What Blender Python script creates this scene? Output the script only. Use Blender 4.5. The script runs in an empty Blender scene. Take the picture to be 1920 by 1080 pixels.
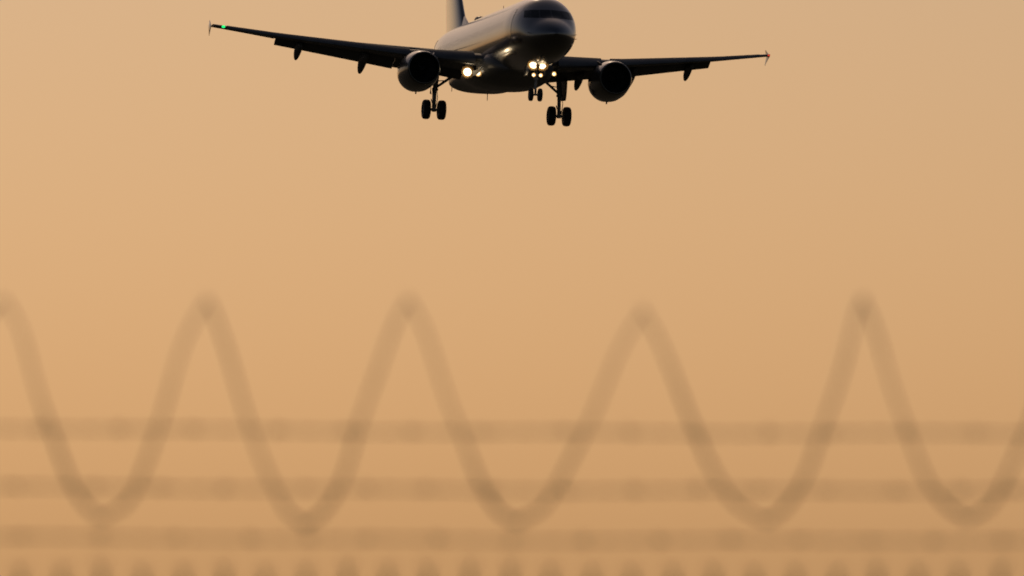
import bpy, bmesh, math, random
from mathutils import Vector, Matrix
random.seed(7)
R = math.radians
sc = bpy.context.scene
C = sc.collection

# ---------------------------------------------------------------- camera, sky, sun, exposure
CAM_H, TILT, LENS, DIST = 1.7, R(1.6), 400.0, 676.15
cam = bpy.data.cameras.new("camera")
cam.lens = LENS
cam.sensor_width = 36.0
cam.clip_start = 0.5
cam.clip_end = 60000
cam.dof.use_dof = True
cam.dof.focus_distance = 330.0          # the lens sits a touch short of the aircraft, so it is slightly soft
cam.dof.aperture_fstop = 7.2
co = bpy.data.objects.new("camera", cam)
C.objects.link(co)
co.location = (0, 0, CAM_H)
co.rotation_euler = (R(90) + TILT, 0, 0)
sc.camera = co

SUN_EL, SUN_AZ = R(28.0), R(-6.0)           # azimuth measured from the view direction, negative = left
world = bpy.data.worlds.new("World")
sc.world = world
world.use_nodes = True
wn = world.node_tree
bg = wn.nodes['Background']
sky = wn.nodes.new('ShaderNodeTexSky')
sky.sky_type = 'NISHITA'
sky.sun_disc = False
sky.sun_elevation = SUN_EL
sky.sun_rotation = SUN_AZ
sky.air_density = 1.0
sky.dust_density = 1.65
sky.ozone_density = 1.0
tint = wn.nodes.new('ShaderNodeMix')          # warm haze of the evening air over the whole sky
tint.data_type = 'RGBA'
tint.blend_type = 'MULTIPLY'
tint.inputs[0].default_value = 1.0
tint.inputs[7].default_value = (1.0, .813, .735, 1)
wn.links.new(sky.outputs[0], tint.inputs[6])
wn.links.new(tint.outputs[2], bg.inputs[0])
bg.inputs[1].default_value = 0.05

sun_l = bpy.data.lights.new("sun", 'SUN')
sun_l.energy = 0.4
sun_l.angle = R(0.5)
sun_l.color = (1.0, 0.72, 0.45)
sun = bpy.data.objects.new("sun", sun_l)
C.objects.link(sun)
sdir = Vector((math.cos(SUN_EL) * math.sin(SUN_AZ), math.cos(SUN_EL) * math.cos(SUN_AZ), math.sin(SUN_EL)))
sun.rotation_euler = (-sdir).to_track_quat('-Z', 'Y').to_euler()

sc.view_settings.view_transform = 'Standard'
sc.view_settings.look = 'None'
sc.view_settings.gamma = 1.0
sc.view_settings.use_curve_mapping = False
sc.view_settings.exposure = -0.93


# ---------------------------------------------------------------- helpers
def link(name, bm, mat, parent=None, smooth=True):
    bmesh.ops.recalc_face_normals(bm, faces=bm.faces)
    me = bpy.data.meshes.new(name)
    bm.to_mesh(me)
    bm.free()
    if smooth:
        for p in me.polygons:
            p.use_smooth = True
        me.set_sharp_from_angle(angle=R(38))
    o = bpy.data.objects.new(name, me)
    C.objects.link(o)
    me.materials.append(mat)
    if parent:
        o.parent = parent
    return o


def tag(o, label=None, cat=None, group=None, kind=None):
    if label: o['label'] = label
    if cat: o['category'] = cat
    if group: o['group'] = group
    if kind: o['kind'] = kind
    return o


def loft(bm, rings, cap0=True, cap1=True, closed=True):
    vs = [[bm.verts.new(p) for p in r] for r in rings]
    n = len(vs[0])
    for a, b in zip(vs[:-1], vs[1:]):
        for i in range(n if closed else n - 1):
            j = (i + 1) % n
            bm.faces.new((a[i], a[j], b[j], b[i]))
    if cap0 and closed: bm.faces.new(vs[0][::-1])
    if cap1 and closed: bm.faces.new(vs[-1])
    return vs


def tube(bm, pts, r, n=8, caps=True, up=None, flat=1.0):
    """Round (or flattened) tube along a polyline; r may be a list."""
    pts = [Vector(p) for p in pts]
    rings = []
    ref = Vector(up) if up else None
    for i, p in enumerate(pts):
        t = (pts[min(i + 1, len(pts) - 1)] - pts[max(i - 1, 0)]).normalized()
        if ref is None:
            ref = Vector((0, 0, 1)) if abs(t.z) < .9 else Vector((0, 1, 0))
        u = (ref - t * ref.dot(t))
        if u.length < 1e-4:
            u = t.orthogonal()
        u.normalize()
        v = t.cross(u)
        if not up:
            ref = u
        rr = r[i] if isinstance(r, (list, tuple)) else r
        rings.append([p + u * (rr * math.cos(2 * math.pi * k / n)) + v * (rr * flat * math.sin(2 * math.pi * k / n)) for k in range(n)])
    loft(bm, rings, caps, caps)


def box(bm, c, s, rot=None, bev=0.0):
    m = Matrix.Translation(Vector(c)) @ (rot.to_4x4() if rot else Matrix()) @ Matrix.Diagonal((*s, 1))
    g = bmesh.ops.create_cube(bm, size=1, matrix=m)
    if bev:
        es = {e for v in g['verts'] for e in v.link_edges}
        bmesh.ops.bevel(bm, geom=list(es), offset=bev, segments=2, affect='EDGES', profile=.6)


def revolve(bm, prof, c, axis=1, n=48, cap0=False, cap1=False, droop=0.0):
    """Profile [(along, radius)] revolved about local Y (axis=1) or X (axis=0) through c."""
    rings = []
    for a, r in prof:
        ring = []
        for k in range(n):
            t = 2 * math.pi * k / n
            if axis == 1:
                ring.append((c[0] + r * math.cos(t), c[1] + a, c[2] - droop * a + r * math.sin(t)))
            else:
                ring.append((c[0] + a, c[1] + r * math.cos(t), c[2] + r * math.sin(t)))
        rings.append(ring)
    loft(bm, rings, cap0, cap1)


def pchip(xs, ys):
    n = len(xs)
    h = [xs[i + 1] - xs[i] for i in range(n - 1)]
    d = [(ys[i + 1] - ys[i]) / h[i] for i in range(n - 1)]
    m = [d[0]] + [0.0] * (n - 2) + [d[-1]]
    for i in range(1, n - 1):
        if d[i - 1] * d[i] > 0:
            w1, w2 = 2 * h[i] + h[i - 1], h[i] + 2 * h[i - 1]
            m[i] = (w1 + w2) / (w1 / d[i - 1] + w2 / d[i])

    def f(x):
        x = min(max(x, xs[0]), xs[-1])
        i = 0
        while i < n - 2 and x > xs[i + 1]:
            i += 1
        t = (x - xs[i]) / h[i]
        return ((1 + 2 * t) * (1 - t) ** 2 * ys[i] + t * (1 - t) ** 2 * h[i] * m[i]
                + t * t * (3 - 2 * t) * ys[i + 1] + t * t * (t - 1) * h[i] * m[i + 1])
    return f


# ---------------------------------------------------------------- materials
def principled(name, col, rough=.5, metal=0.0, coat=0.0, coat_rough=.1, spec=.5):
    m = bpy.data.materials.new(name)
    m.use_nodes = True
    b = m.node_tree.nodes['Principled BSDF']
    b.inputs['Base Color'].default_value = (*col, 1)
    b.inputs['Roughness'].default_value = rough
    b.inputs['Metallic'].default_value = metal
    b.inputs['Coat Weight'].default_value = coat
    b.inputs['Coat Roughness'].default_value = coat_rough
    b.inputs['Coat IOR'].default_value = 1.65
    b.inputs['Specular IOR Level'].default_value = spec
    return m


def vary(m, scale, lo, hi, rlo=None, rhi=None, bump=0.0, stretch=(1, 1, 1)):
    """Base colour (and roughness) wander between two values with object-space noise."""
    nt = m.node_tree
    b = nt.nodes['Principled BSDF']
    tc = nt.nodes.new('ShaderNodeTexCoord')
    mp = nt.nodes.new('ShaderNodeMapping')
    mp.inputs['Scale'].default_value = stretch
    nz = nt.nodes.new('ShaderNodeTexNoise')
    nz.inputs['Scale'].default_value = scale
    nz.inputs['Detail'].default_value = 6
    nt.links.new(tc.outputs['Object'], mp.inputs[0])
    nt.links.new(mp.outputs[0], nz.inputs['Vector'])
    cr = nt.nodes.new('ShaderNodeValToRGB')
    cr.color_ramp.elements[0].position = .3
    cr.color_ramp.elements[1].position = .7
    cr.color_ramp.elements[0].color = (*lo, 1)
    cr.color_ramp.elements[1].color = (*hi, 1)
    nt.links.new(nz.outputs[0], cr.inputs[0])
    nt.links.new(cr.outputs[0], b.inputs['Base Color'])
    if rlo is not None:
        mr = nt.nodes.new('ShaderNodeMapRange')
        mr.inputs['To Min'].default_value = rlo
        mr.inputs['To Max'].default_value = rhi
        nt.links.new(nz.outputs[0], mr.inputs[0])
        nt.links.new(mr.outputs[0], b.inputs['Roughness'])
    if bump:
        bp = nt.nodes.new('ShaderNodeBump')
        bp.inputs['Strength'].default_value = bump
        nt.links.new(nz.outputs[0], bp.inputs['Height'])
        nt.links.new(bp.outputs[0], b.inputs['Normal'])
    return m


def lamp(name, col, strength):
    m = bpy.data.materials.new(name)
    m.use_nodes = True
    nt = m.node_tree
    nt.nodes.remove(nt.nodes['Principled BSDF'])
    e = nt.nodes.new('ShaderNodeEmission')
    e.inputs[0].default_value = (*col, 1)
    e.inputs[1].default_value = strength
    nt.links.new(e.outputs[0], nt.nodes['Material Output'].inputs[0])
    return m


PAINT = vary(principled('silver_aircraft_paint', (.27, .265, .27), .26, 1.0, 1.0, .1), .8,
             (.19, .185, .19), (.24, .235, .235), .22, .30, stretch=(1, .15, 1))
WINGP = vary(principled('wing_grey_paint', (.11, .11, .12), .45), 1.5, (.09, .09, .095), (.13, .13, .135), .4, .52)
BELLYP = vary(principled('belly_grey_paint', (.13, .13, .135), .36, 0, .25, .2), 1.0, (.10, .10, .105), (.15, .15, .155), .32, .44, stretch=(1, .2, 1))
METAL = vary(principled('bare_metal', (.6, .6, .6), .28, 1.0), 3, (.5, .5, .5), (.62, .62, .62), .22, .36)
DARKM = vary(principled('dark_metal', (.08, .08, .08), .45, .6), 4, (.06, .06, .06), (.1, .1, .1), .4, .55)
RUBBER = vary(principled('tyre_rubber', (.02, .02, .02), .75), 6, (.016, .016, .016), (.028, .026, .025), .65, .85)
CABIN = principled('cabin_window_glass', (.22, .22, .23), .2, .95, 1.0, .08)
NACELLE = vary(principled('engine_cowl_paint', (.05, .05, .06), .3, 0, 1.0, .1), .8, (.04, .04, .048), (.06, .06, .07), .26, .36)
LIPM = vary(principled('intake_lip_metal', (.3, .3, .3), .3, 1.0), 3, (.13, .13, .13), (.2, .2, .2), .28, .4)
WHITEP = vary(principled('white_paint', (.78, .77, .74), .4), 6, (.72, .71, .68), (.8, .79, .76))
REFL = principled('lamp_reflector', (.55, .36, .17), .42, 1.0)
GLASS = principled('window_glass', (.012, .013, .016), .08, 0, 0, .1, .5)
GEARP = vary(principled('gear_grey_paint', (.3, .3, .3), .4), 5, (.22, .22, .22), (.32, .32, .32), .35, .5)
GALV = vary(principled('weathered_steel', (.3, .22, .18), .55, .5), 30, (.22, .13, .09), (.36, .27, .22), .45, .7)
WHITE_L = lamp('landing_lamp', (1.0, .80, .52), 9)
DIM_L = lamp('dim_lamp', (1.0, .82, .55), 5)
GREEN_L = lamp('green_lamp', (.02, 1.0, .22), 2.4)
RED_L = lamp('red_lamp', (1.0, .08, .04), 1.3)

grass = vary(principled('dry_grass', (.07, .06, .03), .9), .6, (.05, .05, .022), (.1, .085, .04), bump=.5)

# ---------------------------------------------------------------- ground
bm = bmesh.new()
rings = []
for r in (0.5, 6, 20, 60, 200, 800, 4000, 25000):
    rings.append([(r * math.cos(2 * math.pi * k / 96), r * math.sin(2 * math.pi * k / 96), 0) for k in range(96)])
loft(bm, rings, True, False)
for f in bm.faces:
    f.normal_update()
tag(link('ground', bm, grass, smooth=False), 'flat dark grassy ground of the airfield', 'ground', kind='structure')

# ---------------------------------------------------------------- airliner
# local axes: X lateral (right in the picture = the aircraft's left wing), Y aft from station 17 m, Z up
jet = bpy.data.objects.new('passenger_jet', None)
C.objects.link(jet)
jet.empty_display_size = 3
VIEW = Vector((0, math.cos(TILT), math.sin(TILT)))
jet.location = Vector((-0.64, 0, CAM_H + 14.3555)) + VIEW * DIST
jet.rotation_euler = (R(-1.536), R(2.505), R(10.93))
tag(jet, 'twin engine passenger jet on final approach with landing gear down and landing lights lit', 'airplane')


def L(x, st, z):
    return Vector((x, st - 17.0, z))


# --- fuselage
FS = [0, .12, .4, .9, 1.5, 2.1, 2.7, 3.4, 4.4, 6, 9, 14, 20, 24, 26.5, 29, 32, 34.5, 36.5, 37.57]
FT = [-.50, -.28, -.02, .28, .56, 1.02, 1.46, 1.80, 1.99, 2.07, 2.07, 2.07, 2.07, 2.07, 2.07, 2.05, 1.93, 1.72, 1.42, 1.18]
FB = [-.50, -.74, -1.02, -1.34, -1.60, -1.77, -1.88, -1.97, -2.04, -2.07, -2.07, -2.07, -2.07, -2.07, -1.80, -1.28, -.52, .05, .48, .72]
FW = [.0, .26, .60, .99, 1.30, 1.52, 1.68, 1.81, 1.92, 1.975, 1.975, 1.975, 1.975, 1.975, 1.93, 1.76, 1.34, .86, .42, .2]
ft, fb, fw = pchip(FS, FT), pchip(FS, FB), pchip(FS, FW)


def fsurf(st, a):
    """Point on the fuselage skin: station and angle (0 = +X side, 90 = crown)."""
    t, b, w = ft(st), fb(st), fw(st)
    zc = b + (t - b) * .5
    h = (t - b) * .5
    return Vector((w * math.cos(a), st - 17.0, zc + h * math.sin(a)))


def fnormal(st, a):
    e = 1e-3
    du = fsurf(st + e, a) - fsurf(max(st - e, 0), a)
    dv = fsurf(st, a + e) - fsurf(st, a - e)
    n = dv.cross(du)
    n.normalize()
    c = Vector((0, st - 17.0, (ft(st) + fb(st)) / 2))
    return n if n.dot(fsurf(st, a) - c) > 0 else -n


bm = bmesh.new()
sts = [.004, .03, .08, .15, .25, .4, .55, .75, 1.0, 1.25, 1.5, 1.75, 2.0, 2.25, 2.5, 2.75, 3.0, 3.3, 3.7, 4.2, 4.8, 5.4, 6, 7, 8, 9.5, 11, 13, 15, 17, 19, 21, 23, 24, 25, 26, 27, 28, 29, 30, 31, 32, 33, 34, 35, 36, 36.8, 37.3, 37.57]
N = 72
loft(bm, [[fsurf(s, 2 * math.pi * k / N) for k in range(N)] for s in sts])
fus = link('fuselage', bm, PAINT, jet)


def fpatch(name, uv, mat, parent, off=.012, thick=.02, nu=8, nv=8):
    """Thin curved panel on the skin; uv(i,j) in 0..1 gives (station, angle)."""
    bm = bmesh.new()
    top, bot = [], []
    for i in range(nu + 1):
        rt, rb = [], []
        for j in range(nv + 1):
            s, a = uv(i / nu, j / nv)
            p, n = fsurf(s, a), fnormal(s, a)
            rt.append(bm.verts.new(p + n * off))
            rb.append(bm.verts.new(p + n * (off - thick)))
        top.append(rt)
        bot.append(rb)
    for i in range(nu):
        for j in range(nv):
            bm.faces.new((top[i][j], top[i + 1][j], top[i + 1][j + 1], top[i][j + 1]))
            bm.faces.new((bot[i][j + 1], bot[i + 1][j + 1], bot[i + 1][j], bot[i][j]))
    per = [(i, 0) for i in range(nu)] + [(nu, j) for j in range(nv)] + [(i, nv) for i in range(nu, 0, -1)] + [(0, j) for j in range(nv, 0, -1)]
    for k in range(len(per)):
        (i, j), (p, q) = per[k], per[(k + 1) % len(per)]
        bm.faces.new((top[i][j], bot[i][j], bot[p][q], top[p][q]))
    return link(name, bm, mat, parent)


def front_to_skin(y, z):
    """Station and angle where the nose skin shows the front-view point (y, z)."""
    lo, hi = .05, 6.0
    for _ in range(40):
        s = (lo + hi) / 2
        zc, h, w = (ft(s) + fb(s)) / 2, (ft(s) - fb(s)) / 2, fw(s)
        inside = (y / w) ** 2 + ((z - zc) / h) ** 2 < 1
        lo, hi = (lo, s) if inside else (s, hi)
    zc, h, w = (ft(s) + fb(s)) / 2, (ft(s) - fb(s)) / 2, fw(s)
    return s, math.atan2((z - zc) / h, y / w)


PANES = [((.012, .50), (.69, .50), (.625, 1.00), (.012, 1.02)),
         ((.71, .50), (1.18, .52), (1.07, 1.00), (.645, 1.00)),
         ((1.20, .52), (1.47, .55), (1.36, .98), (1.09, 1.00))]
for sgn in (-1, 1):
    for q in PANES:
        def uv(u, v, q=q, sgn=sgn):
            a = (q[0][0] + (q[1][0] - q[0][0]) * u, q[0][1] + (q[1][1] - q[0][1]) * u)
            b = (q[3][0] + (q[2][0] - q[3][0]) * u, q[3][1] + (q[2][1] - q[3][1]) * u)
            return front_to_skin(sgn * (a[0] + (b[0] - a[0]) * v), a[1] + (b[1] - a[1]) * v)
        fpatch('cockpit_window', uv, GLASS, fus)


def side_uv(st0, st1, z0, z1, sgn):
    def uv(u, v):
        s = st0 + (st1 - st0) * u
        zc, h = (ft(s) + fb(s)) / 2, (ft(s) - fb(s)) / 2
        a = math.asin((z0 + (z1 - z0) * v - zc) / h)
        return s, a if sgn > 0 else math.pi - a
    return uv


def rounded(f, e=.28):
    def uv(u, v):
        x, y = 2 * u - 1, 2 * v - 1
        k = 1 / max(1e-6, (abs(x) ** 4 + abs(y) ** 4) ** .25) * max(abs(x), abs(y)) if (x or y) else 1
        return f(.5 + .5 * x * k, .5 + .5 * y * k)
    return uv


for sgn in (-1, 1):
    for k in range(42):
        s = 7.0 + k * .533
        fpatch('cabin_window', rounded(side_uv(s - .115, s + .115, .30, .64, sgn)), CABIN, fus, .004, .012, 4, 4)
    for s in (4.6, 31.0):
        z0 = -.55 if s < 10 else -.4
        fpatch('passenger_door', rounded(side_uv(s - .42, s + .42, z0, z0 + 1.78, sgn)), PAINT, fus, .012, .03, 6, 8)

# belly fairing (with the rounded wing-root shoulders)
bm = bmesh.new()
BS = [9.6, 10.2, 10.9, 11.8, 13, 15, 16.5, 18, 20, 22.5, 24, 26]
BW = [.5, 1.25, 1.80, 2.18, 2.30, 2.30, 2.28, 2.20, 2.06, 1.97, 1.80, .9]
BZ = [-1.98, -2.14, -2.30, -2.52, -2.74, -2.82, -2.74, -2.48, -2.40, -2.42, -2.22, -1.70]
BT = [-1.80, -1.35, -.95, -.70, -.62, -.62, -.62, -.66, -.75, -.9, -1.1, -1.6]
bw, bz, bt = pchip(BS, BW), pchip(BS, BZ), pchip(BS, BT)
rings = []
for i in range(40):
    s = 9.6 + (26 - 9.6) * i / 39
    w, b, t = bw(s), bz(s), bt(s)
    zc, h = (b + t) / 2, (t - b) / 2
    ring = []
    for k in range(56):
        a = 2 * math.pi * k / 56
        ca, sa = math.cos(a), math.sin(a)
        p = 2 / 2.6
        ring.append(L(w * math.copysign(abs(ca) ** p, ca), s, zc + h * math.copysign(abs(sa) ** p, sa)))
    rings.append(ring)
loft(bm, rings)
link('belly_fairing', bm, BELLYP, jet)

# small things on the skin
bm = bmesh.new()                       # satcom dome on the crown
rings = []
for s, w, h in ((23.6, .03, .01), (23.75, .18, .15), (24.0, .25, .25), (24.4, .26, .28), (24.9, .22, .22), (25.4, .1, .08), (25.7, .02, .01)):
    rings.append([L(w * math.cos(2 * math.pi * k / 16), s, 2.06 + h * (.5 + .5 * math.sin(2 * math.pi * k / 16)) * 1.2) for k in range(16)])
loft(bm, rings)
link('antenna_dome', bm, BELLYP, fus)


def blade(st, z0, z1, chord, mat, parent, lean=.15, x=0, thick=.03):
    bm = bmesh.new()
    def ring(z, c, s):
        return [L(x + thick * math.sin(2 * math.pi * k / 10) * .5, s + c * .5 * (1 - math.cos(2 * math.pi * k / 10)), z) for k in range(10)]
    loft(bm, [ring(z0, chord, st), ring((z0 + z1) / 2, chord * .8, st + lean * .6), ring(z1, chord * .5, st + lean)])
    return link('blade_antenna', bm, mat, parent)


blade(8.6, 2.02, 2.42, .38, PAINT, fus)
blade(16.5, 2.02, 2.42, .38, PAINT, fus)
blade(20.6, -2.36, -2.95, .30, BELLYP, fus)
blade(8.2, -2.02, -2.36, .32, PAINT, fus)
blade(24.0, -1.75, -2.25, .30, BELLYP, fus, x=-1.55)
for sgn in (-1, 1):
    for z, s in ((-.42, 1.55), (-.62, 1.75)):      # probes under the cockpit
        bm = bmesh.new()
        st_, an_ = side_uv(s, s, z, z, sgn)(0, 0)
        p, n = fsurf(st_, an_), fnormal(st_, an_)
        tube(bm, [p - n * .02, p + n * .12, p + n * .15 + Vector((0, -.18, 0))], [.02, .016, .01], 8)
        link('air_probe', bm, METAL, fus)


# --- wings
def airfoil(n=18, t=.12, x0=0.0, x1=1.0, camber=.018):
    """Closed section upper TE -> LE -> lower TE between chord fractions x0..x1."""
    def yt(x): return 5 * t * (.2969 * math.sqrt(max(x, 0)) - .1260 * x - .3516 * x * x + .2843 * x ** 3 - .1030 * x ** 4)
    def yc(x): return camber * 4 * x * (1 - x)
    xs = [x0 + (x1 - x0) * (1 - math.cos(math.pi * i / n)) / 2 for i in range(n + 1)]
    up = [(x, yc(x) + yt(x)) for x in xs]
    lo = [(x, yc(x) - yt(x)) for x in xs]
    return up[::-1] + lo[(1 if x0 == 0 else 0):]


# span station: y, LE station, chord, LE height, thickness, twist
WS = [(1.6, 11.50, 6.45, -1.28, .150, 3.6), (1.98, 11.70, 6.20, -1.25, .150, 3.5), (6.4, 14.00, 3.95, -.86, .120, 1.8),
      (13.3, 17.60, 2.35, .02, .110, .4), (16.9, 19.50, 1.52, .57, .105, -.8)]


def wing_at(y):
    for a, b in zip(WS[:-1], WS[1:]):
        if y <= b[0] or b is WS[-1]:
            t = (y - a[0]) / (b[0] - a[0])
            r = [a[i] + (b[i] - a[i]) * t for i in range(6)]
            # gentle upward flex
            return r
    return None


def wpoint(sgn, y, cx, cz):
    """Wing-section coordinates (fractions of chord) to local space."""
    _, le, c, z, t, tw = wing_at(y)
    a = R(tw)
    dx, dz = cx * c, cz * c
    return L(sgn * y, le + dx * math.cos(a) + dz * math.sin(a), z - dx * math.sin(a) + dz * math.cos(a))


def wsec(sgn, y, x0, x1, move=(0, 0, 0), scale=1.0, n=14):
    """Section piece x0..x1 rotated by move[2] deg (nose pivot) and shifted by move[0..1] chord fractions."""
    t = wing_at(y)[4]
    out = []
    ca, sa = math.cos(R(move[2])), math.sin(R(move[2]))
    for x, z in airfoil(n, t, x0, x1):
        dx, dz = (x - x0) * scale, z * scale
        rx, rz = dx * ca + dz * sa, -dx * sa + dz * ca
        out.append(wpoint(sgn, y, x0 + move[0] + rx, move[1] + rz))
    return out


def flap_ring(sgn, y, x0, chord, dx, dz, deg, t=.14):
    ca, sa = math.cos(R(deg)), math.sin(R(deg))
    out = []
    for x, z in airfoil(12, t, 0, 1, .02):
        x, z = x * chord, z * chord
        out.append(wpoint(sgn, y, x0 + dx + x * ca + z * sa, dz - x * sa + z * ca))
    return out


def ys(a, b, n):
    return [a + (b - a) * i / (n - 1) for i in range(n)]


for sgn in (-1, 1):
    bm = bmesh.new()
    loft(bm, [wsec(sgn, y, 0, .76) for y in [1.6, 1.98] + ys(3.0, 13.25, 12)])
    loft(bm, [wsec(sgn, y, 0, 1.0) for y in ys(13.26, 16.9, 6)])
    wing = link('wing', bm, WINGP, jet)
    for y0, y1, h in ((2.35, 6.38, 25), (6.42, 13.22, 31)):
        bm = bmesh.new()
        rr = []
        for y in ys(y0, y1, 6):
            fc = (1.30 + (1.22 - 1.30) * (y - 2.35) / 4.0) if y < 6.4 else 1.22 + (.74 - 1.22) * (y - 6.4) / 6.8
            c_ = wing_at(y)[2]
            rr.append(flap_ring(sgn, y, .76, fc / c_, -.035, .004, h))
        loft(bm, rr)
        link('flap', bm, WINGP, wing)
        bm = bmesh.new()               # spoiler panel behind the rear spar, closed
        loft(bm, [[wpoint(sgn, y, .70, .052), wpoint(sgn, y, .83, .022), wpoint(sgn, y, .83, .014), wpoint(sgn, y, .70, .028)] for y in ys(y0 + .02, y1 - .02, 5)])
        link('spoiler', bm, WINGP, wing)
    # leading-edge slats, drooped
    for y0, y1 in ((2.5, 5.45), (6.05, 8.6), (8.615, 11.15), (11.165, 13.7), (13.715, 16.2)):
        bm = bmesh.new()
        rr = []
        for y in ys(y0, y1, 4):
            t = wing_at(y)[4]
            sec = airfoil(8, t, 0, .16)
            ca, sa = math.cos(R(-18)), math.sin(R(-18))
            rr.append([wpoint(sgn, y, -.045 + x * ca + z * sa, -.040 - x * sa + z * ca) for x, z in sec])
        loft(bm, rr)
        link('slat', bm, WINGP, wing)
    # flap track fairings
    for y, ln, wd in ((4.75, 2.0, .25), (8.15, 2.15, .26), (11.85, 1.75, .23)):
        bm = bmesh.new()
        _, le, c, z, t, tw = wing_at(y)
        rings = []
        s0 = le + .52 * c
        zt = z - .52 * c * math.sin(R(tw)) - .04 * c
        for i in range(15):
            u = i / 14
            r = (max(0, math.sin(math.pi * min(1, u * .88 + .05))) ** .5)
            s = s0 + u * ln
            drop = .16 + (.0 if u < .45 else (u - .45) * 1.05 * ln * .62)
            rings.append([L(sgn * y + wd * r * math.cos(2 * math.pi * k / 16), s, zt - drop + wd * 1.35 * r * math.sin(2 * math.pi * k / 16)) for k in range(16)])
        loft(bm, rings)
        link('flap_track_fairing', bm, WINGP, wing)
    # wingtip fence: arrow-shaped plate above and below the tip
    bm = bmesh.new()
    xx = sgn * 16.92
    def fr(dz, s0, s1, out, th):
        zt = .57 + dz
        return [L(xx + sgn * out + th * .5 * math.sin(2 * math.pi * k / 10), (s0 + s1) / 2 - (s1 - s0) / 2 * math.cos(2 * math.pi * k / 10), zt) for k in range(10)]
    loft(bm, [fr(-.50, 21.0, 21.2, .02, .015), fr(-.22, 20.5, 21.2, .05, .03), fr(0, 20.0, 21.15, .08, .07), fr(.2, 20.5, 21.2, .05, .03), fr(.42, 21.0, 21.2, .02, .015)])
    link('wingtip_fence', bm, PAINT, wing)
    bm = bmesh.new()
    p = wpoint(sgn, 16.4 if sgn < 0 else 16.8, -.005, .0)
    bmesh.ops.create_uvsphere(bm, u_segments=16, v_segments=10, radius=.085 if sgn < 0 else .06, matrix=Matrix.Translation(p) @ Matrix.Diagonal((1.3, 1, .9, 1)))
    tag(link('navigation_light', bm, GREEN_L if sgn < 0 else RED_L, wing), 'green navigation light' if sgn < 0 else 'red navigation light')

# --- engines
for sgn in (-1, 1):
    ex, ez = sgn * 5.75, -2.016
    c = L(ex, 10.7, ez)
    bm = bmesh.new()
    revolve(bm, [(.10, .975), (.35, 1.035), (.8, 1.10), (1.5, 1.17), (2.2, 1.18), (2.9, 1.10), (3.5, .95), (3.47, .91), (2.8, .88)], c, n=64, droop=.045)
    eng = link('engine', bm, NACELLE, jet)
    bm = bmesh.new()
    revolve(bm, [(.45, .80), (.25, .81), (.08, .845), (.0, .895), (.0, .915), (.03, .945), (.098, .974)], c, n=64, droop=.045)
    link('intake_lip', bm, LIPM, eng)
    bm = bmesh.new()
    revolve(bm, [(.451, .80), (.7, .83), (1.05, .86), (1.5, .86)], c, n=48, droop=.045)
    link('intake_duct', bm, DARKM, eng)
    bm = bmesh.new()
    for k in range(36):                # fan blades
        a = 2 * math.pi * k / 36
        rr = []
        for r_, tw in ((.24, 20), (.5, 40), (.84, 62)):
            ca, sa = math.cos(a), math.sin(a)
            w = .06 + r_ * .09
            e1 = Vector((-sa, 0, ca)) * (w * math.sin(R(tw))) + Vector((0, 1, 0)) * (w * math.cos(R(tw)))
            o_ = c + Vector((ca * r_, 1.05, sa * r_))
            nn = e1.cross(Vector((ca, 0, sa))).normalized() * .008
            rr.append([o_ - e1, o_ + nn, o_ + e1, o_ - nn])
        loft(bm, rr)
    revolve(bm, [(1.3, .0001), (1.3, .86)], c, n=48, droop=.045)
    link('fan', bm, DARKM, eng, smooth=False)
    bm = bmesh.new()
    revolve(bm, [(.62, .002), (.66, .05), (.75, .12), (.9, .2), (1.05, .25)], c, n=32, cap0=True, droop=.045)
    link('spinner', bm, DARKM, eng)
    bm = bmesh.new()
    revolve(bm, [(2.6, .72), (3.3, .66), (4.2, .48), (4.5, .42), (4.45, .38), (4.0, .36)], c, n=40, droop=.045)
    revolve(bm, [(3.9, .3), (4.4, .26), (5.0, .1), (5.2, .01)], c, n=24, cap0=True, cap1=True, droop=.045)
    link('exhaust_nozzle', bm, METAL, eng)
    bm = bmesh.new()                   # pylon
    rings = []
    for s, zt, zb, w in ((11.7, ez + 1.10, ez + .9, .06), (12.4, ez + 1.14, ez + .9, .17), (13.2, ez + 1.12, ez + .8, .22), (14.3, -1.0, ez + .6, .22), (16.0, -1.12, ez + .62, .18), (17.0, -1.2, -1.4, .06)):
        rings.append([L(ex + w * math.copysign(abs(math.cos(a)) ** .6, math.cos(a)), s, (zt + zb) / 2 + (zt - zb) / 2 * math.copysign(abs(math.sin(a)) ** .6, math.sin(a))) for a in [2 * math.pi * k / 20 for k in range(20)]])
    loft(bm, rings)
    link('pylon', bm, WINGP, eng)
    bm = bmesh.new()                   # nacelle strake (inboard)
    a = R(52) if sgn < 0 else R(128)
    d = Vector((math.cos(a), 0, math.sin(a)))
    q = [c + d * 1.08 + Vector((0, .9, 0)), c + d * 1.34 + Vector((0, 1.5, 0)), c + d * 1.34 + Vector((0, 1.8, 0)), c + d * 1.08 + Vector((0, 1.95, 0))]
    nn = d.cross(Vector((0, 1, 0))) * .012
    loft(bm, [[p + nn for p in q], [p - nn for p in q]])
    link('strake', bm, NACELLE, eng)
    bm = bmesh.new()
    box(bm, c + Vector((0, 2.5, -1.30)), (.05, .22, .16), bev=.01)
    link('drain_mast', bm, DARKM, eng)

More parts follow.
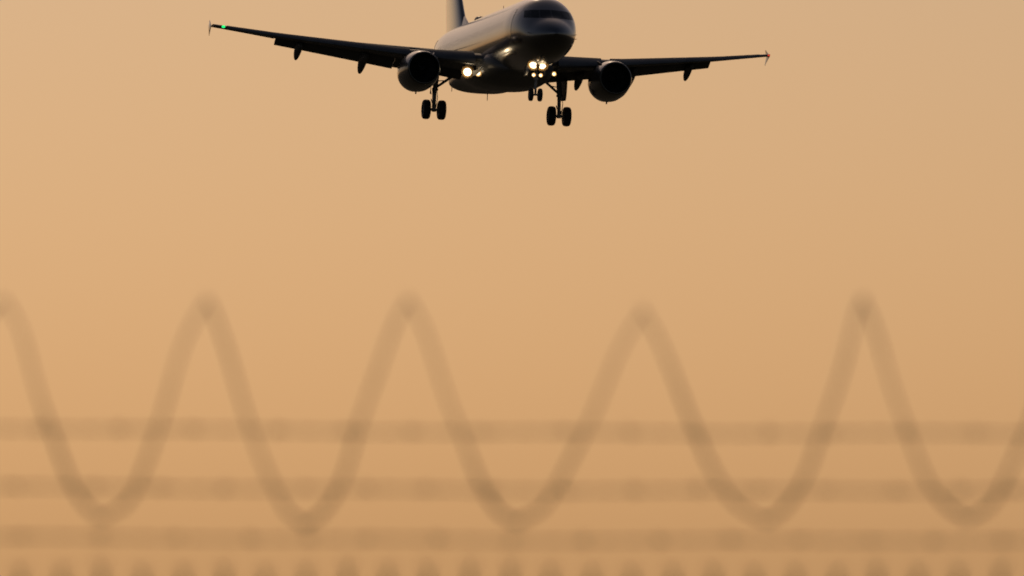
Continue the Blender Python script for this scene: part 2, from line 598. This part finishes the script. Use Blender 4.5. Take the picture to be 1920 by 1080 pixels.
# --- tail
bm = bmesh.new()
rings = []
for z, s0, s1, t in ((1.5, 28.3, 34.9, .105), (3.2, 29.95, 35.35, .10), (5.5, 32.1, 35.95, .095), (7.9, 34.3, 36.6, .09)):
    c_ = s1 - s0
    rings.append([L(y_ * c_, s0 + x_ * c_, z) for x_, y_ in airfoil(16, t, 0, 1, 0)])
loft(bm, rings)
fin = link('tail_fin', bm, PAINT, jet)
bm = bmesh.new()
loft(bm, [[L(.12, 27.2, 2.03), L(-.12, 27.2, 2.03), L(-.2, 29.2, 2.0), L(.2, 29.2, 2.0)], [L(.01, 27.3, 2.06), L(-.01, 27.3, 2.06), L(-.05, 29.2, 2.75), L(.05, 29.2, 2.75)]])
link('fin_fillet', bm, PAINT, fin)
for sgn in (-1, 1):
    bm = bmesh.new()
    rings = []
    for y, s0, c_, z, t in ((.35, 31.6, 4.0, .75, .1), (.9, 32.0, 3.75, .80, .1), (6.22, 35.0, 1.5, 1.32, .09)):
        rings.append([L(sgn * y, s0 + x_ * c_, z - y_ * c_) for x_, y_ in airfoil(14, t, 0, 1, 0)])
    loft(bm, rings)
    link('horizontal_stabilizer', bm, WINGP, jet)


# --- landing gear
def wheel(x, st, z, rad, w, parent):
    bm = bmesh.new()
    c = L(x, st, z)
    h = w / 2
    revolve(bm, [(-h * .80, rad * .52), (-h * .95, rad * .60), (-h, rad * .74), (-h * .92, rad * .88), (-h * .70, rad * .965), (-h * .3, rad), (h * .3, rad),
                 (h * .70, rad * .965), (h * .92, rad * .88), (h, rad * .74), (h * .95, rad * .60), (h * .80, rad * .52)], c, axis=0, n=40)
    wh = link('wheel', bm, RUBBER, parent)
    bm = bmesh.new()
    revolve(bm, [(-h * .55, .001), (-h * .55, rad * .2), (-h * .45, rad * .45), (-h * .81, rad * .53), (h * .81, rad * .53), (h * .45, rad * .45), (h * .55, rad * .2), (h * .55, .001)], c, axis=0, n=32)
    link('rim', bm, GEARP, wh)
    return wh


ZM, SM = -3.91, 17.71
for sgn in (-1, 1):
    x = sgn * 3.795
    bm = bmesh.new()
    tube(bm, [L(x - sgn * .12, SM - .02, -1.35), L(x - sgn * .03, SM, -2.65)], [.17, .15], 16)
    tube(bm, [L(x - sgn * .03, SM, -2.63), L(x - sgn * .02, SM, -2.75)], [.19, .19], 16)
    tube(bm, [L(x - sgn * .03, SM, -2.7), L(x, SM, ZM)], [.10, .10], 14)
    tube(bm, [L(x - .40, SM, ZM), L(x + .40, SM, ZM)], .085, 12)
    tube(bm, [L(x, SM - .14, ZM + .05), L(x, SM + .14, ZM + .05)], [.12, .12], 12)
    tube(bm, [L(x, SM, ZM - .12), L(x, SM, ZM + .32)], [.12, .13], 12)
    gear = link('main_landing_gear', bm, GEARP, jet)
    bm = bmesh.new()
    tube(bm, [L(x - sgn * .07, SM - .05, -2.58), L(sgn * 2.62, SM - .35, -1.75)], [.075, .085], 10)
    tube(bm, [L(x - sgn * .06, SM - .05, -2.2), L(sgn * 3.1, SM - .3, -2.15)], [.03, .03], 8)
    link('side_brace', bm, GEARP, gear)
    bm = bmesh.new()                   # scissor links behind the leg
    for a_, b_ in ((L(x, SM + .13, -2.72), L(x, SM + .50, -3.25)), (L(x, SM + .50, -3.25), L(x, SM + .13, -3.78))):
        tube(bm, [a_ + Vector((-.09, 0, 0)), b_], [.035, .03], 8)
        tube(bm, [a_ + Vector((.09, 0, 0)), b_], [.035, .03], 8)
    link('torque_link', bm, GEARP, gear)
    bm = bmesh.new()                   # leg door, hung outboard of the leg
    rr = []
    for z, a0, a1 in ((-1.35, -.55, .62), (-2.2, -.52, .6), (-2.75, -.40, .48), (-2.98, -.22, .28)):
        o0, o1 = x + sgn * .30, x + sgn * .12
        rr.append([L(o0, SM + a0, z), L(o0 + sgn * .03, SM + a0, z), L(o1 + sgn * .03, SM + a1, z), L(o1, SM + a1, z)])
    loft(bm, rr)
    link('gear_door', bm, WINGP, gear)
    bm = bmesh.new()                   # brake hoses
    tube(bm, [L(x + .1, SM - .15, -2.6), L(x + .16, SM - .22, -3.2), L(x + .1, SM - .16, ZM + .12)], .022, 6)
    tube(bm, [L(x - .1, SM - .15, -2.6), L(x - .15, SM - .2, -3.1), L(x - .1, SM - .16, ZM + .12)], .022, 6)
    link('brake_hose', bm, RUBBER, gear)
    for k in (-1, 1):
        wheel(x + k * .464, SM, ZM, .585, .44, gear)

ZN, SN, GX = -3.725, 5.07, -.13
bm = bmesh.new()
tube(bm, [L(GX, SN + .05, -1.8), L(GX, SN, -2.75)], [.12, .11], 14)
tube(bm, [L(GX, SN, -2.72), L(GX, SN, ZN)], [.07, .065], 12)
tube(bm, [L(GX - .26, SN, ZN), L(GX + .26, SN, ZN)], .06, 10)
tube(bm, [L(GX, SN, -2.68), L(GX, SN, -2.85)], [.135, .135], 14)
box(bm, L(GX, SN - .14, -1.98), (.72, .30, .07), bev=.012)
box(bm, L(GX, SN - .08, -2.6), (.56, .22, .06), bev=.012)
ng = link('nose_landing_gear', bm, GEARP, jet)
bm = bmesh.new()
tube(bm, [L(GX - .06, SN + .05, -2.6), L(GX - .3, SN + 1.1, -1.85)], .04, 8)
tube(bm, [L(GX + .06, SN + .05, -2.6), L(GX + .3, SN + 1.1, -1.85)], .04, 8)
link('drag_brace', bm, GEARP, ng)
bm = bmesh.new()
for a_, b_ in ((L(GX, SN + .1, -2.8), L(GX, SN + .34, -3.2)), (L(GX, SN + .34, -3.2), L(GX, SN + .08, -3.62))):
    tube(bm, [a_, b_], [.04, .035], 8)
link('torque_link', bm, GEARP, ng)
for k in (-1, 1):
    wheel(GX + k * .27, SN, ZN, .385, .23, ng)
    bm = bmesh.new()
    box(bm, L(GX + k * .48, SN + .55, -2.28), (.03, 1.5, .62), rot=Matrix.Rotation(R(-8 * k), 3, 'Y'), bev=.012)
    link('gear_door', bm, PAINT, ng)


def lamp_unit(name, p, rad, mat, parent, lab=None):
    """Lamp facing forward (-Y): outer shell, flared reflector bowl and the bright bulb lens in it."""
    bm = bmesh.new()
    revolve(bm, [(.26, .001), (.26, rad * .5), (.14, rad * 1.1), (.0, rad * 1.58), (-.05, rad * 1.62), (-.055, rad * 1.56)], p, n=32)
    h = link(name, bm, DARKM, parent)
    bm = bmesh.new()
    revolve(bm, [(.06, .001), (.05, rad * .6), (.015, rad * 1.05), (-.05, rad * 1.56)], p, n=32)
    link('reflector', bm, REFL, h)
    bm = bmesh.new()
    revolve(bm, [(-.055, .001), (-.05, rad * .5), (-.03, rad * .78), (.02, rad * .9), (.05, rad * .55)], p, n=28, cap0=True)
    link('lens', bm, mat, h)
    if lab: h['label'] = lab
    return h


def lamp_light(p, watts, parent, size=.3):
    l = bpy.data.lights.new('landing_lamp_light', 'POINT')
    l.energy = watts
    l.color = (1.0, .74, .42)
    l.shadow_soft_size = size
    o = bpy.data.objects.new('landing_lamp_light', l)
    C.objects.link(o)
    o.location = p
    o.parent = parent


for k in (-1, 1):
    lamp_unit('takeoff_light', L(k * .255 - .13, SN - .42, -1.99), .24, WHITE_L, ng)
    lamp_unit('gear_lamp', L(k * .21 - .13, SN - .32, -2.60), .075, DIM_L, ng)  # lower pair: small dim lamp units on the nose leg
lamp_light(L(0, SN - .9, -2.1), 6, ng)
wings = [o for o in jet.children if o.name.startswith('wing') and o.type == 'MESH']
lw, rw = wings[0], wings[1]
PL = L(-2.78, 12.7, -1.97)
ll = lamp_unit('landing_light', PL, .25, WHITE_L, lw, lab='brightly lit landing light under the wing root')
lamp_unit('streak_lamp', PL + Vector((.50, -.75, -.10)), .13, DIM_L, lw)  # extra small lamp, added to stand in for a streak of reflected light
bm = bmesh.new()
tube(bm, [PL + Vector((.05, .2, .05)), PL + Vector((.1, .55, .45))], [.07, .08], 10)
link('lamp_arm', bm, DARKM, ll)
lamp_light(PL + Vector((.05, -1.55, .10)), 7, lw, .3)  # point light set ahead of the lamp to reach the added plate
PR = L(2.36, 12.4, -1.84)
# curved pale plate added inboard of the lamp to form a lit streak
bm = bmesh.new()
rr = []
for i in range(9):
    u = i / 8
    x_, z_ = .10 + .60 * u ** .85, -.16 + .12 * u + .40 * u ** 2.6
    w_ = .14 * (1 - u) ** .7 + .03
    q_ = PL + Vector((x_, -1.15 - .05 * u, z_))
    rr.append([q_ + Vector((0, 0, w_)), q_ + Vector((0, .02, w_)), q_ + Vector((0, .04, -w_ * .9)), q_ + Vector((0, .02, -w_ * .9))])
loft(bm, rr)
link('streak_plate', bm, WHITEP, lw)
lr = lamp_unit('landing_light', PR, .085, DIM_L, rw, lab='dim landing light under the wing root')
bm = bmesh.new()
tube(bm, [PR + Vector((-.05, .2, .05)), PR + Vector((-.1, .55, .45))], [.07, .08], 10)
link('lamp_arm', bm, DARKM, lr)

# ---------------------------------------------------------------- perimeter fence
DF = 23.0
PXW = 36 / LENS / 1920 * DF              # metres per photo pixel at the fence


def fx(px): return (px - 960) * PXW


def fz(py): return CAM_H + DF * math.tan(TILT) - (py - 540) * PXW / math.cos(TILT)


fence = bpy.data.objects.new('perimeter_fence', None)
C.objects.link(fence)
fence.location = (0, DF, 0)
tag(fence, 'chain link perimeter fence topped by three barbed wire strands, out of focus in the foreground', 'fence')
X0, X1 = -4.9, 4.9
# chain-link mesh
bm = bmesh.new()
P = 76.5 * PXW
ztop = fz(1087)
nx = int((X1 - X0) / P)
off = fx(70) % P
for i in range(nx + 1):
    x = X0 + i * P + off
    pts = []
    nseg = int((ztop - .05) / (P * .5))
    for j in range(nseg + 1):
        z = ztop - j * P * .5
        pts.append((x + (P * .5 + .001) * (j % 2) * 1.0, .003 * (1 if j % 2 else -1), z))
    tube(bm, pts, .0024, 5)
    pts = []
    for j in range(nseg + 1):
        z = ztop - j * P * .5
        pts.append((x - (P * .5 + .001) * (j % 2), .003 * (-1 if j % 2 else 1), z))
    tube(bm, pts, .0024, 5)
    tj, xj = random.uniform(-.010, .006), random.uniform(-.006, .006)
    for s in (-1, 1):                    # twisted barbed selvage, ends bent unevenly
        tube(bm, [(x + s * .004, 0, ztop - .004), (x - s * .005, .003 * s, ztop + .010), (x + s * .005 + xj * .5, -.003 * s, ztop + .022 + tj * .5), (x + s * .011 + xj, 0, ztop + .034 + tj)], [.0028, .0028, .0028, .0022], 5)
link('wire_mesh', bm, GALV, fence)
# barbed strands
BARBS = [(805, 815, [75, 225, 360, 520, 650, 770, 905, 1060, 1180, 1310, 1440, 1560, 1700, 1830]),
         (915, 922, [30, 180, 300, 420, 570, 690, 800, 920, 1060, 1190, 1310, 1420, 1550, 1680, 1800, 1900]),
         (1009, 1016, [40, 190, 330, 470, 580, 690, 820, 960, 1095, 1235, 1370, 1500, 1630, 1750, 1880])]
for ya, yb, xs in BARBS:
    bm = bmesh.new()
    za, zb = fz(ya), fz(yb)
    zz = lambda x: za + (zb - za) * (x - fx(0)) / (fx(1920) - fx(0)) - .0035 * math.sin(math.pi * (x + 1.4) / 2.8) ** 2 + .003 + .0012 * math.sin(x * 9 + ya)
    n = 620
    for s in (0, 1):
        pts = []
        for i in range(n + 1):
            x = X0 + (X1 - X0) * i / n
            a = 2 * math.pi * x / .11 + s * math.pi
            pts.append((x, 0.0016 * math.cos(a), zz(x) + .0016 * math.sin(a)))
        tube(bm, pts, .0017, 5)
    bx = [fx(p) for p in xs]
    k = bx[0]
    while k > X0 + .15:
        k -= random.uniform(.12, .15)
        bx.append(k)
    k = max(bx)
    while k < X1 - .15:
        k += random.uniform(.12, .15)
        bx.append(k)
    for x in bx:
        z = zz(x)
        pts = [(x + .010 * (i / 20 - .5), .0046 * math.cos(i * .9), z + .0046 * math.sin(i * .9)) for i in range(21)]
        tube(bm, pts, random.uniform(.0010, .0015), 5)
        for s, an in ((-1, random.uniform(0, 3)), (1, random.uniform(0, 3))):
            bl = random.uniform(.009, .014)
            d = Vector((s * .006, bl * math.cos(an), bl * math.sin(an)))
            tube(bm, [Vector((x, 0, z)) - d, Vector((x, 0, z)) + d], [.0008, .0019], 5)
            tube(bm, [Vector((x, 0, z)), Vector((x, 0, z)) + Vector((s * .014, -d.z * .6, d.y * .6))], [.0019, .0008], 5)
    link('barbed_wire', bm, GALV, fence)
# posts, outside the picture on both sides
for xp in (-4.2, -1.4, 1.4, 4.2):
    bm = bmesh.new()
    tube(bm, [(xp, .05, -.1), (xp, .05, 2.06)], [.03, .03], 16)
    post = link('post', bm, GALV, fence)
    bm = bmesh.new()
    tube(bm, [(xp, .05, 2.055), (xp, .05, 2.075), (xp, .05, 2.095)], [.034, .03, .008], 16)
    link('post_cap', bm, GALV, post)
    bm = bmesh.new()
    for ya in (805, 915, 1009, 1060):
        box(bm, (xp, .02, fz(ya) - .002), (.075, .05, .012), bev=.003)
    link('wire_clip', bm, GALV, post)

# --- razor coil standing on the strands
PK = [(-389, 560), (2, 558), (388, 562), (768, 564), (1203, 580), (1620, 560), (2010, 562)]
VL = [(-195, 976), (195, 974), (570, 983), (970, 981), (1437, 977), (1812, 971), (2210, 975)]
prof = pchip([0, .09, .2, .27, .38, .455, .55, .68, .83, 1.0], [0, .075, .205, .315, .485, .588, .712, .845, .945, 1.0])
nodes = []
for p, v in zip(PK, VL):
    nodes += [p, v]
per = 390
while nodes[0][0] > X0 / PXW + 960 + 300:
    x, y = nodes[0]
    nodes.insert(0, (x - per / 2 + random.uniform(-12, 12), 968 if y < 700 else 572))
while nodes[-1][0] < X1 / PXW + 960 - 300:
    x, y = nodes[-1]
    nodes.append((x + per / 2 + random.uniform(-12, 12), 968 if y < 700 else 572))
path = []
NS = 26
RY = .20
for i in range(len(nodes) - 1):
    (xa, ya), (xb, yb) = nodes[i], nodes[i + 1]
    down = yb > ya
    for j in range(NS):
        u = j / NS
        if down:
            fxn, w = u, prof(u)
        else:
            fxn, w = u, 1 - prof(1 - u)
        py = ya + (yb - ya) * w
        ph = math.acos(max(-1, min(1, 1 - 2 * w)))
        d = math.sin(ph) * RY * (1 if down else -1)
        s_ = i + u
        wob = 3.0 * math.sin(s_ * 4.1 + 1.3) + 2.0 * math.sin(s_ * 9.7) + 1.2 * math.sin(s_ * 17.3 + .5)
        path.append(Vector((fx(xa + (xb - xa) * fxn + wob), DF + d, fz(py + .6 * wob))))
bm = bmesh.new()
tube(bm, path, [.0036 + .0020 * max(0, min(1, (fz(600) - path[i].z) / .40)) ** 2 + .0008 * math.sin(i * .23) * math.sin(i * .061 + 2) + random.uniform(-.0004, .0004) for i in range(len(path))], 6, up=(0, 1, 0), flat=.9)
tube(bm, path, .0026, 6)
acc, gap = 0, .045
for a, b in zip(path[:-1], path[1:]):
    acc += (b - a).length
    if acc > gap:
        acc = 0
        gap = random.uniform(.03, .075)
        t = (b - a).normalized()
        u = Vector((0, 1, 0)) - t * t.y
        u.normalize()
        for s in (-1, 1):
            q = [a + u * (.004 * s), a + u * (.013 * s) + t * .011, a + u * (.006 * s) + t * .003, a + u * (.006 * s) - t * .003, a + u * (.013 * s) - t * .011]
            nn = t.cross(u) * .0006
            loft(bm, [[p + nn for p in q], [p - nn for p in q]])
coil = link('razor_wire_coil', bm, GALV)
tag(coil, 'out of focus looping coil of razor wire along the top of the fence', 'razor wire')
